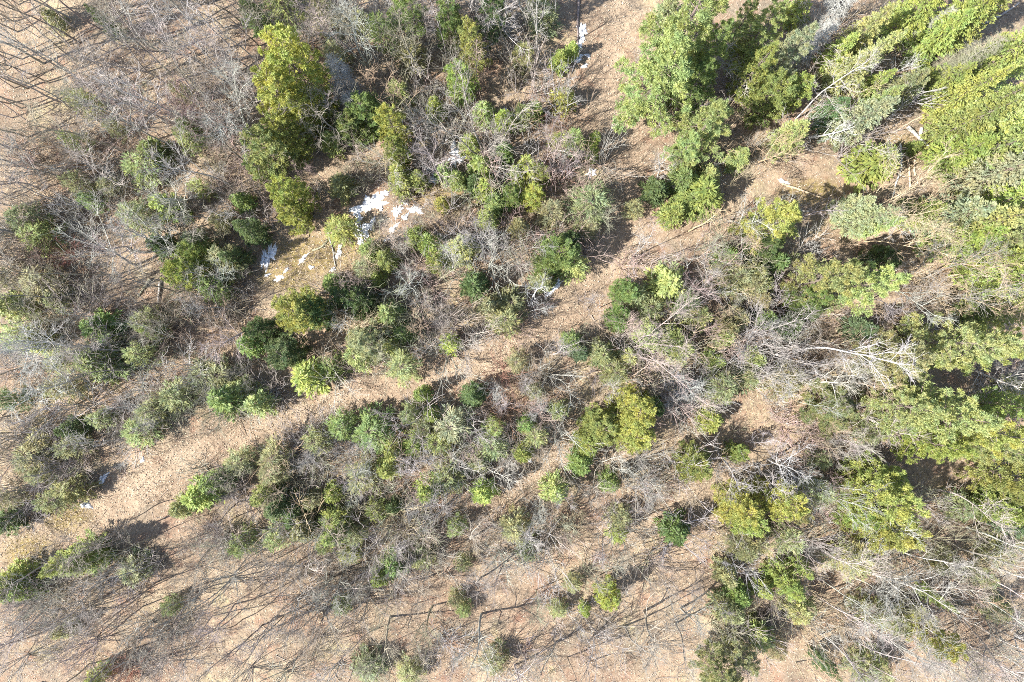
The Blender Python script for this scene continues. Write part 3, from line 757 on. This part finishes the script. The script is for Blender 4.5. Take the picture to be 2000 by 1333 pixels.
def rand_pole(cols, styles=('pole', 'thin'), hs=(9, 13)):
    return lambda px, py: bare(random.choice(styles), px, py, random.uniform(*hs), random.choice(cols))
G = ('grey', 'brown', 'grey', 'silver', 'dark')
scatter(46, (20, 10, 560, 330), rand_pole(G), 20, 10)
scatter(26, (60, 330, 520, 760), rand_pole(G, ('thin', 'pole', 'spread'), (8, 11)), 26, 6)
scatter(20, (60, 900, 620, 1290), rand_pole(('dark', 'grey', 'brown'), ('thin', 'thin', 'pole'), (7, 11)), 28, 4)
scatter(22, (620, 1060, 1300, 1290), rand_pole(('brown', 'grey', 'olive'), ('thin', 'thin', 'spread'), (6, 10)), 28, 4)
scatter(26, (1560, 1040, 1950, 1290), rand_pole(('silver', 'grey', 'silver'), ('thin', 'pole'), (9, 12)), 22, 4)
scatter(14, (1690, 430, 1900, 600), rand_pole(('tan', 'silver', 'grey'), ('thin',), (8, 11)), 20, 4)
scatter(12, (1380, 700, 1660, 960), rand_pole(('silver', 'grey'), ('thin', 'spread'), (7, 10)), 26, 8)
scatter(14, (640, 860, 1300, 1060), rand_pole(('silver', 'grey'), ('thin', 'spread'), (6, 8)), 26, 8)
scatter(10, (560, 20, 1000, 150), rand_pole(G, ('thin', 'pole'), (8, 11)), 24, 6)
scatter(12, (960, 480, 1450, 800), rand_pole(('silver', 'grey', 'pink'), ('thin', 'spread'), (6, 8)), 26, 12)
scatter(10, (1250, 230, 1700, 480), rand_pole(('white', 'silver', 'tan'), ('thin', 'snag'), (6, 8)), 26, 12)

def rand_con(kinds, cols, ws=(40, 70), hs=(3, 5)):
    return lambda px, py: conifer(random.choice(kinds), px, py, random.uniform(*ws), random.uniform(*hs), random.choice(cols))
scatter(17, (5, 420, 520, 900), rand_con(('soft', 'soft', 'sap'), ('grey', 'grey', 'olive', 'olive', 'pale')), 24, 14)
scatter(5, (5, 880, 190, 1010), rand_con(('soft',), ('grey', 'olive', 'olive')), 18, 14)
scatter(15, (640, 420, 1200, 740), rand_con(('soft', 'sap'), ('grey', 'pale', 'olive', 'lime')), 22, 16)
scatter(19, (430, 790, 1110, 1080), rand_con(('soft', 'soft', 'sap'), ('grey', 'grey', 'pale', 'olive', 'lime')), 23, 14)
scatter(14, (1190, 510, 1560, 780), rand_con(('soft', 'sap'), ('grey', 'pale', 'olive')), 22, 14)
scatter(8, (1380, 1040, 1720, 1325), rand_con(('soft', 'sap'), ('grey', 'olive', 'olive', 'pale')), 24, 12)
scatter(8, (640, 180, 1150, 430), rand_con(('sap', 'soft'), ('lime', 'yel', 'olive', 'pale'), (38, 60)), 22, 14)
scatter(7, (560, 5, 1080, 140), rand_con(('soft',), ('grey', 'olive', 'olive')), 24, 14)
scatter(8, (1250, 20, 1720, 450), rand_con(('soft', 'sap', 'fir'), ('grey', 'pale', 'olive', 'lime'), (40, 70), (4, 7)), 22, 14)
scatter(5, (100, 200, 520, 420), rand_con(('soft',), ('grey', 'olive', 'pale'), (36, 60), (3, 4.5)), 30, 14)
scatter(5, (1560, 580, 1990, 900), rand_con(('soft', 'sap'), ('grey', 'olive', 'pale'), (36, 60), (3, 5)), 24, 14)
scatter(5, (1720, 900, 1990, 1325), rand_con(('soft',), ('grey', 'olive'), (40, 60), (3, 4)), 30, 14)

def fan(cols, hs=(3.8, 6.2)):
    return lambda px, py: bare('fan', px, py, random.uniform(*hs), random.choice(cols))
SV = ('silver', 'silver', 'grey', 'tan', 'pink', 'olive')
scatter(26, (5, 430, 520, 900), fan(('grey', 'silver', 'olive', 'grey', 'brown')), 13, 4)
scatter(26, (680, 180, 1180, 480), fan(SV), 12, 4)
scatter(26, (640, 450, 1180, 740), fan(SV), 12, 4)
scatter(40, (440, 780, 1120, 1080), fan(SV), 12, 4)
scatter(30, (1190, 480, 1640, 780), fan(SV), 12, 4)
scatter(16, (1180, 830, 1640, 1060), fan(SV), 12, 4)
scatter(26, (1380, 1040, 1990, 1325), fan(('silver', 'grey', 'olive', 'tan')), 13, 4)
scatter(20, (5, 1040, 700, 1325), fan(('grey', 'silver', 'brown')), 17, 4)
scatter(11, (700, 1060, 1380, 1325), fan(('grey', 'silver', 'tan')), 17, 4)
scatter(18, (560, 5, 1080, 180), fan(('grey', 'brown', 'silver')), 13, 4)
scatter(20, (1250, 20, 1720, 450), fan(('silver', 'tan', 'grey')), 13, 4)
scatter(24, (60, 180, 520, 420), fan(('brown', 'grey', 'pink', 'silver')), 15, 4)

scatter(16, (4, 5, 90, 420), rand_pole(G, ('pole', 'thin'), (8, 12)), 18, 4)
scatter(14, (4, 400, 120, 1000), fan(('grey', 'brown', 'silver', 'olive')), 14, 4)
scatter(14, (40, 1050, 700, 1300), rand_pole(('brown', 'grey', 'dark'), ('pole', 'thin'), (8, 11)), 24, 6)
def wisp(cols):
    return lambda px, py: bare('thin', px, py, random.uniform(5.5, 8.5), random.choice(cols))
scatter(30, (20, 200, 520, 900), wisp(G), 12, 5)
scatter(34, (620, 180, 1200, 740), wisp(SV), 12, 5)
scatter(34, (440, 780, 1120, 1080), wisp(SV), 12, 5)
scatter(30, (1190, 480, 1700, 1000), wisp(SV), 12, 5)
scatter(20, (1380, 1000, 1990, 1325), wisp(SV), 12, 5)
scatter(8, (20, 1050, 1380, 1325), wisp(G), 16, 5)

# ------------------------------------------------------------------ shrub thickets: centre, half axes, colours, count, width, height
THICK = """
60 290 70 50 brown,red,grey 7;110 240 45 20 dark,dark 3;40 470 60 60 grey,olive 7;60 560 80 50 grey,olive,silver 8;60 700 80 40 olive,grey 6;40 820 60 60 grey,olive 6
240 760 110 40 silver,grey,olive 9;350 770 60 35 grey,silver 5;260 850 100 40 grey,brown,silver 9;90 880 90 40 grey,brown 7;70 950 90 45 grey,olive,silver 10;40 990 60 30 grey,dark 4
310 640 80 50 brown,brown,grey 8;370 600 60 40 brown,grey 5;150 505 30 25 red,pink 3;430 645 45 35 tan,tan,brown 4;290 690 70 40 silver,olive 5
540 775 55 42 silver,grey 6;590 850 90 28 brown,grey,grey 7;545 880 70 40 silver,olive 6;700 850 60 50 silver,olive,grey 7;885 835 60 60 silver,silver,olive 8;720 690 50 40 silver,grey 4
840 600 60 60 brown,grey 6;930 620 60 45 grey,olive 6;880 500 50 40 silver 4;800 470 60 45 brown,pink 5;960 480 50 50 pink,grey 5;820 290 60 50 pink,grey 4;1080 270 50 50 pink,red 5
1150 400 50 50 olive,grey 6;1040 200 40 40 silver,pink 4;1090 390 50 50 pink,olive 5;720 380 90 45 olive,brown,grey 8;700 320 60 30 olive,brown 4;680 540 60 40 brown,tan 4
1230 500 40 40 silver,pink 4;1340 550 60 45 pink,silver,red 6;1470 590 70 45 silver,grey 7;1480 660 80 50 silver,grey 7;1600 660 70 40 pink,brown 5;1280 620 80 60 silver,olive 6
1000 660 60 40 tan,silver,pink 5;1000 790 60 70 pink,red,tan 8;1090 760 60 50 tan,brown 6;1050 850 50 40 pink,grey 4;1330 760 60 40 silver,olive 6;1180 690 40 30 tan 2
720 940 80 50 silver,silver,grey 9;590 950 60 50 grey,silver,olive 7;905 930 50 45 pink,silver 5;960 890 50 40 grey,silver 5;860 870 60 40 silver,olive 5;780 990 70 35 silver,olive,brown 6
420 960 70 50 grey,olive 5;100 1150 90 50 silver,grey 8;60 1240 70 30 brown,grey 4;265 1110 50 40 silver,grey 5;390 1060 80 40 brown,grey,silver 7;330 1240 50 40 grey,brown 5;250 1300 40 25 red,tan 3
800 1080 60 60 grey,silver,dark 8;660 1150 60 50 grey,brown 5;960 1060 60 40 silver,grey 5;890 1270 90 40 grey,dark,silver 8;740 1300 60 25 olive,grey 4;1010 1300 60 30 silver,grey 5;1110 1180 50 40 olive,silver 4
1270 1070 40 30 dark,grey 3;1210 1000 30 50 silver 3;1350 1010 40 30 tan,pink 3;1260 960 50 30 brown,dark 3;1430 1090 60 50 silver,olive 5;1500 1060 60 40 silver,olive 5;1590 970 50 60 silver,olive,grey 6
1660 1080 80 40 olive,silver 6;1720 1180 80 50 silver,grey,olive 7;1620 1230 70 40 silver,grey 6;1520 1200 60 60 brown,dark,grey 5;1450 1240 60 50 olive,brown 5;1870 1000 60 60 brown,silver 6;1950 1060 50 40 brown,olive 4;1900 1200 80 60 grey,silver 6
1780 540 70 50 tan,silver 5;1720 620 60 30 brown,dark 4;1850 590 60 30 brown,grey 4;1560 860 60 40 silver,pink 5;1480 800 60 40 silver,tan 4;1640 880 60 30 silver,grey 5;1420 300 70 40 brown,tan,grey 6;1340 330 60 50 silver,tan 4
1640 190 60 40 brown,grey 5;1440 160 40 40 pink,silver 4;1780 90 50 30 silver,tan 4;860 60 60 50 brown,olive 6;1000 60 50 40 silver,grey 5;640 60 80 40 grey,olive 7;770 120 60 50 brown,tan 6;650 235 50 50 brown,tan 5
440 300 60 70 pink,brown 7;380 330 70 50 olive,grey 6;270 370 80 40 olive,grey,brown 6;480 420 50 40 grey,brown 4;180 330 80 40 grey,brown 6;90 390 70 40 grey,olive 6;470 580 60 50 brown,grey 5;390 700 60 40 tan,brown 3;130 600 50 30 silver,grey 3
1860 640 40 30 silver,grey 3;1930 740 50 30 silver,grey 4;1780 1010 40 40 brown,dark 3;1080 1000 70 60 tan,pink,olive 5;1120 1090 80 50 tan,olive 4;490 340 40 50 olive,brown 4;660 620 50 40 tan,olive 3
"""
spots = []
for ln in THICK.strip().splitlines():
    for it in ln.split(';'):
        cx, cy, a, b, cs, n = it.split()
        cx, cy, a, b, n = float(cx), float(cy), float(a), float(b), int(n)
        cs = cs.split(',')
        for i in range(n):
            for _t in range(12):
                rr = math.sqrt(random.random()); th = random.uniform(0, 6.28)
                px, py = cx + a * rr * math.cos(th), cy + b * rr * math.sin(th)
                if track_sd(px, py) > 2 and not over_snow(px, py, 10) and not in_open(px, py): break
            else: continue
            spots.append((random.uniform(36, 78), min(max(px, 4), 1996), min(max(py, 4), 1329), random.choice(cs)))
spots.sort(reverse=True)
for _ in range(430):
    px, py = random.uniform(8, 1992), random.uniform(8, 1325)
    if py > 1030 and random.random() < 0.3: continue
    if track_sd(px, py) > 2 and not over_snow(px, py, 4) and not in_open(px, py) and not (1700 < px < 1900 and 180 < py < 380):
        spots.append((random.uniform(22, 44), px, py, random.choice(('grey', 'silver', 'brown', 'tan', 'olive', 'pink'))))
for w, px, py, c in spots[:295]: shrub(px, py, w, random.uniform(1.7, 3.2), c)

def brush_mat():
    m, N, L = new_mat('brush_twigs')
    at = N.new('ShaderNodeAttribute'); at.attribute_name = 'tint'
    p = N['Principled BSDF']; p.inputs['Roughness'].default_value = 0.8
    L.new(at.outputs['Color'], p.inputs['Base Color']); return m
def build_undergrowth():
    """the small brush between the shrubs: too many and too small to tell apart"""
    rg = np.random.default_rng(61); pol, tint = [], []
    for w, px, py, c in spots[295:]:
        H = rg.uniform(1.0, 2.0); x, y = vis_to_ground(px, py, H / 2); z = float(ground_h(x, y)); k = w / S / 2 / 1.3 * 2.6 / H * 0.8
        col = jit(BARK[c], 0.15)
        for P, r in shrub_poly(rg, 6, H, 0.8):
            pol.append(([(p[0] * k + x, p[1] * k + y, p[2] + z) for p in P], r)); tint.append((col, len(P) * 1))
    me = tubes_mesh('undergrowth', pol, [brush_mat()], lambda r: 3)
    a = me.attributes.new('tint', 'FLOAT_COLOR', 'POINT')
    cols = np.concatenate([np.repeat(np.array([[*c, 1.0]]), n * 3, 0) for c, n in tint])
    a.data.foreach_set('color', cols.astype(np.float32).ravel())
    o = bpy.data.objects.new('undergrowth', me); o['kind'] = 'stuff'; o['category'] = 'undergrowth'
    o['label'] = 'low bare brush filling the gaps between the shrubs'; COL.objects.link(o)
build_undergrowth()

# ------------------------------------------------------------------ snow
for (cx, cy, a, b, ang) in SNOW_E:
    rg = np.random.default_rng(int(cx * 7 + cy))
    x0, y0 = gx(cx), gy(cy); a /= S; b /= S; th = R(-ang)
    nth, nr = 64, 8
    t = np.linspace(0, 2 * np.pi, nth, endpoint=False)
    ph = rg.uniform(0, 6.28, 6)
    out = 0.86 + 0.22 * np.sin(2 * t + ph[0]) + 0.20 * np.sin(3 * t + ph[1]) + 0.13 * np.sin(5 * t + ph[2]) + 0.15 * np.sin(9 * t + ph[3]) + 0.10 * np.sin(14 * t + ph[4]) + rg.normal(0, 0.09, nth)
    V = []
    for k in range(nr + 1):
        f = k / nr
        lx, ly = a * out * f * np.cos(t), b * out * f * np.sin(t)
        X = x0 + lx * math.cos(th) - ly * math.sin(th); Y = y0 + lx * math.sin(th) + ly * math.cos(th)
        Z = ground_h(X, Y) + 0.12 * (1 - f ** 3) - 0.05 * f ** 6 + rg.normal(0, 0.028, nth) * (1 - f)
        V.append(np.stack([X, Y, Z], 1))
    V = np.concatenate(V); V -= np.array([x0, y0, 0])
    i = np.arange(nr)[:, None] * nth; j = np.arange(nth)[None, :]; j2 = (j + 1) % nth
    Q = np.stack([i + j, i + j2, i + nth + j2, i + nth + j], -1).reshape(-1, 4)
    o = bpy.data.objects.new('snow_patch', mesh_np('snow_patch', V, quads=Q, mats=[M_SNOW], smooth=True))
    o.location = (x0, y0, 0); o['category'] = 'snow patch'; o['group'] = 'patches of melting snow'; COL.objects.link(o)
    sz = 'large' if a * b * S * S > 600 else ('small' if a * b * S * S < 120 else '')
    sh = 'narrow' if max(a, b) > 2.1 * min(a, b) else 'ragged'
    THINGS.append((o, ' '.join(q for q in (sz, sh, 'patch of melting snow') if q), cx, cy, 0))

# ------------------------------------------------------------------ fallen logs (the dark one stands in for a shadow line), stump
LOGS = """278 365 245 420 .13 tan;288 378 258 447 .13 tan;1754 283 1757 330 .10 white;1757 330 1742 385 .09 white;1767 300 1776 372 .12 tan;1768 250 1812 290 .17 silver;1796 253 1791 280 .14 white
1885 160 1992 84 .17 silver;1740 262 1800 228 .08 tan;1905 208 1975 178 .15 grey;1766 438 1822 488 .11 tan;1702 462 1766 438 .10 tan;1528 360 1612 388 .10 tan;1455 236 1478 212 .15 tan;1131 -4 1129 88 .12 dark
905 412 957 387 .14 brown;1121 749 1192 722 .14 tan;1371 631 1412 632 .12 silver;309 551 306 596 .12 grey;290 545 267 579 .14 olive;1880 60 1965 8 .17 silver;1885 64 1985 10 .12 grey;1835 35 1890 12 .12 silver
1785 345 1787 300 .09 tan;640 450 655 520 .08 grey;700 590 760 560 .10 brown;610 490 640 470 .09 olive;1925 560 1985 540 .09 white;1450 1110 1510 1120 .09 grey;1000 330 1040 312 .11 brown;975 390 1010 360 .09 brown"""
for it in LOGS.replace('\n', ';').split(';'):
    p = it.split(); x0, y0, x1, y1, r = map(float, p[:5]); c = p[5]
    A = np.array([gx(x0), gy(y0)]); B = np.array([gx(x1), gy(y1)])
    rg = np.random.default_rng(int(x0 + 3 * y0)); n = 9; M = (A + B) / 2
    tt = np.linspace(0, 1, n); P = []
    nrm = np.array([-(B - A)[1], (B - A)[0]]) / np.linalg.norm(B - A)
    bend = rg.normal(0, 0.12)
    zmax = max(float(ground_h(*(A + (B - A) * u))) for u in tt)
    for u in tt:
        q = A + (B - A) * u + nrm * (bend * math.sin(math.pi * u) + rg.normal(0, 0.02))
        P.append(np.array([q[0] - M[0], q[1] - M[1], float(ground_h(q[0], q[1])) * 0.6 + zmax * 0.4 + r * 0.6]))
    pol = [(P, [r * (1.05 - 0.45 * u) for u in tt])]
    for _ in range(5):
        q, d = point_on(P, rg.uniform(0.25, 0.95)); dd = side_dir(rg, d, 1.1); dd[2] = abs(dd[2])
        pol.append(grow(rg, q, dd, rg.uniform(0.25, 0.9), 0.03, 3, 0.1, 0))
    # closed ends
    for e, s in ((0, -1), (-1, 1)):
        q = P[e]; d = unit(P[1] - P[0]) * s; rr = pol[0][1][e]
        pol.append(([q, q + d * 0.004, q + d * 0.012], [rr, rr * 0.7, 0.004]))
    o = bpy.data.objects.new('fallen_log', tubes_mesh('fallen_log', pol, [M_BARK], lambda r: 9 if r > 0.05 else 4))
    o.location = (M[0], M[1], 0); o.color = (*jit(BARK[c], 0.08), 1)
    o['category'] = 'log'; o['group'] = 'fallen logs and poles'; COL.objects.link(o)
    THINGS.append((o, f"{BWORD[c].replace('white-barked', 'bleached white')} {'thick' if r >= .13 else 'slim'} fallen log", (x0 + x1) / 2, (y0 + y1) / 2, 0))  # the dark one is a shadow line drawn as a log

def stump(px, py):
    x, y = gx(px), gy(py); rg = np.random.default_rng(5); n = 18
    th = np.arange(n) * 2 * np.pi / n; V = []
    prof = [(0, 0.42), (0.15, 0.31), (0.5, 0.26), (0.95, 0.25)]
    for z, r in prof:
        rr = r * (1 + 0.12 * np.sin(5 * th + 1) * (1 if z < 0.2 else 0.4)); zz = z + (rg.uniform(-0.05, 0.4, n) if z > 0.9 else 0)
        V.append(np.stack([rr * np.cos(th), rr * np.sin(th), zz + 0 * th], 1))
    V.append(np.stack([0.16 * np.cos(th), 0.16 * np.sin(th), 0.85 + rg.uniform(0, 0.15, n)], 1))
    V.append(np.stack([0.01 * np.cos(th), 0.01 * np.sin(th), 0.8 + 0 * th], 1))
    V = np.concatenate(V); k = 6
    i = np.arange(k - 1)[:, None] * n; j = np.arange(n)[None, :]; j2 = (j + 1) % n
    Q = np.stack([i + j, i + j2, i + n + j2, i + n + j], -1).reshape(-1, 4)
    root = bpy.data.objects.new('tree_stump', None); COL.objects.link(root)
    for nm, sel, c in (('bark_shell', slice(0, 3 * n), BARK['grey']), ('broken_top', slice(3 * n, None), (0.62, 0.50, 0.36))):
        o = bpy.data.objects.new(nm, mesh_np(nm, V, quads=Q[sel], mats=[M_BARK])); o.color = (*c, 1); o.parent = root; COL.objects.link(o)
    root.location = (x, y, float(ground_h(x, y))); root['category'] = 'stump'
    root['label'] = 'broken grey tree stump with pale splintered top on dry leaves'
    return root
stump(635, 1190)

# dead grass
def build_grass():
    n = 3800; C = []
    while len(C) < n:
        px, py = random.uniform(5, 1995), random.uniform(5, 1328)
        sd = float(track_sd(px, py))
        hollow = any(((px - m[0]) / m[2]) ** 2 + ((py - m[1]) / m[3]) ** 2 < 1.4 for m in MOSS)
        if hollow or -14 < sd < 16 or random.random() < 0.10: C.append((gx(px), gy(py)))
    C = np.array(C); k = 11
    P = np.repeat(C, k, 0) + rng.normal(0, 0.09, (n * k, 2)); z = ground_h(P[:, 0], P[:, 1])
    D = unit(np.stack([rng.normal(0, 0.55, n * k), rng.normal(0, 0.55, n * k), np.ones(n * k) * 0.55], 1))
    V, Q = diamonds(np.stack([P[:, 0], P[:, 1], z], 1), D, rng.uniform(0.2, 0.5, n * k), rng.uniform(0.02, 0.04, n * k), np.tile(np.array([[0.3, 0.2, 0.9]]), (n * k, 1)))
    tone = np.repeat(np.repeat(rng.uniform(0.45, 0.95, n), k) * rng.uniform(0.8, 1.05, n * k), 4)
    o = bpy.data.objects.new('dry_grass', mesh_np('dry_grass', V, quads=Q, mats=[M_LEAF], tone=tone))
    o['kind'] = 'stuff'; o['label'] = 'dead grass tufts along the track edges and in the damp hollow'; o['category'] = 'dry grass'; COL.objects.link(o)
build_grass()

# twigs lying on the floor
def build_sticks():
    rg = np.random.default_rng(91); pol = []
    for _ in range(420):
        x, y = rg.uniform(-45, 45), rg.uniform(-30, 30); a = rg.normal(0.5, 1.0); l = rg.uniform(1.5, 3.8)
        pol.append(grow(rg, np.array([x, y, float(ground_h(x, y)) + 0.05]), np.array([math.cos(a), math.sin(a), rg.uniform(0, 0.06)]), l, rg.uniform(0.025, 0.05), 4, 0.07, 0))
    for _ in range(5200):
        x, y = rg.uniform(-45, 45), rg.uniform(-30, 30); a = rg.uniform(0, 6.28); l = rg.uniform(0.3, 1.5)
        d = np.array([math.cos(a), math.sin(a), rg.uniform(0.0, 0.28)])
        pol.append(grow(rg, np.array([x, y, float(ground_h(x, y)) + 0.02]), d, l, rg.uniform(0.010, 0.022), 2, 0.10, 0))
    o = bpy.data.objects.new('fallen_twigs', tubes_mesh('fallen_twigs', pol, [M_BARK], lambda r: 3)); o.color = (0.30, 0.25, 0.21, 1)
    o['kind'] = 'stuff'; o['label'] = 'thin grey sticks strewn across the leaf litter'; o['category'] = 'twigs'; COL.objects.link(o)
build_sticks()

# ------------------------------------------------------------------ labels: look first, then place by landmarks
MARKS = [
    ('the big pine beside the track', 1300, 130), ('the tall yellow-green cedars', 575, 210), ('the largest snow patch', 722, 410), ('the upright snow strip', 1134, 75),
    ('the crossed pale logs', 1790, 280), ('the white dead tree', 1415, 370), ('the broken stump', 635, 1190), ('the lone yellow pine', 1500, 450),
    ('the broad pale pines', 1640, 555), ('the big twin pines', 1830, 760), ('the round golden cedar', 1702, 985), ('the fan-shaped clump tree', 1275, 610),
    ('the narrow snow by dark firs', 523, 500), ('the two side-by-side logs', 267, 405), ('the lone dark spruce', 215, 50), ('the tan-leaved bush', 425, 640),
    ('the reddish bush', 145, 508), ('the white-branched trees', 110, 650), ('the silvery thicket', 90, 1150), ('the lower snow scraps', 185, 960),
    ('the pointed leaning fir', 655, 1045), ('the snow on the track bank', 1085, 560), ('the lone round young fir', 1700, 318), ('the dense fir stand', 1930, 320),
    ('the silver dead conifer', 1600, 60), ('the yellow cedar pair', 1232, 825), ('the small golden cedar', 1800, 1225), ('the dark bare dome', 1265, 1075),
    ('the bare fan by the hollow', 885, 500), ('the silvery bushes mid track', 885, 835), ('the bottom centre thicket', 900, 1280), ('the bright young firs', 835, 945),
    ('the lime firs at the left edge', 25, 1135), ('the leaning pole stand', 1900, 1150), ('the golden cedar trio', 1470, 980), ('the top edge dark pine', 960, 25),
    ('the horizontal white birch', 1930, 585), ('the red buds bush', 985, 800), ('the orange bush at bottom', 250, 1305), ('the bare top left poles', 330, 170),
]
ORD = ['', 'second', 'third', 'fourth', 'fifth', 'sixth', 'seventh', 'eighth', 'ninth', 'tenth', 'eleventh', 'twelfth']
def place_word(dx, dy):
    a = (math.degrees(math.atan2(-dy, dx)) + 360) % 360
    return ['right of', 'above right of', 'above', 'above left of', 'left of', 'below left of', 'below', 'below right of'][int(((a + 22.5) % 360) // 45)]
buckets = {}
for (o, ph, px, py, H) in THINGS:
    d, mk = min((math.hypot(px - m[1], py - m[2]), m) for m in MARKS)
    buckets.setdefault((ph, mk[0], place_word(px - mk[1], py - mk[2]) if d > 14 else 'at'), []).append((d, o))
for (ph, mk, rel), lst in buckets.items():
    lst.sort(key=lambda q: q[0])
    for i, (d, o) in enumerate(lst):
        o['label'] = f"{ph} {rel} {mk}" if len(lst) == 1 else f"{('nearest ' if i == 0 else ORD[min(i, 11)] + ' nearest ')}{ph} {rel} {mk}"
for (o, *_q) in THINGS:
    w = o['label'].split()
    if len(w) > 16: o['label'] = o['label'].replace('small ', '', 1).replace('dense ', '').replace('bright ', '', 1)
print('things', len(THINGS), 'objects', len(bpy.data.objects), 'tris', sum(len(m.loops) - 2 * len(m.polygons) for m in bpy.data.meshes))
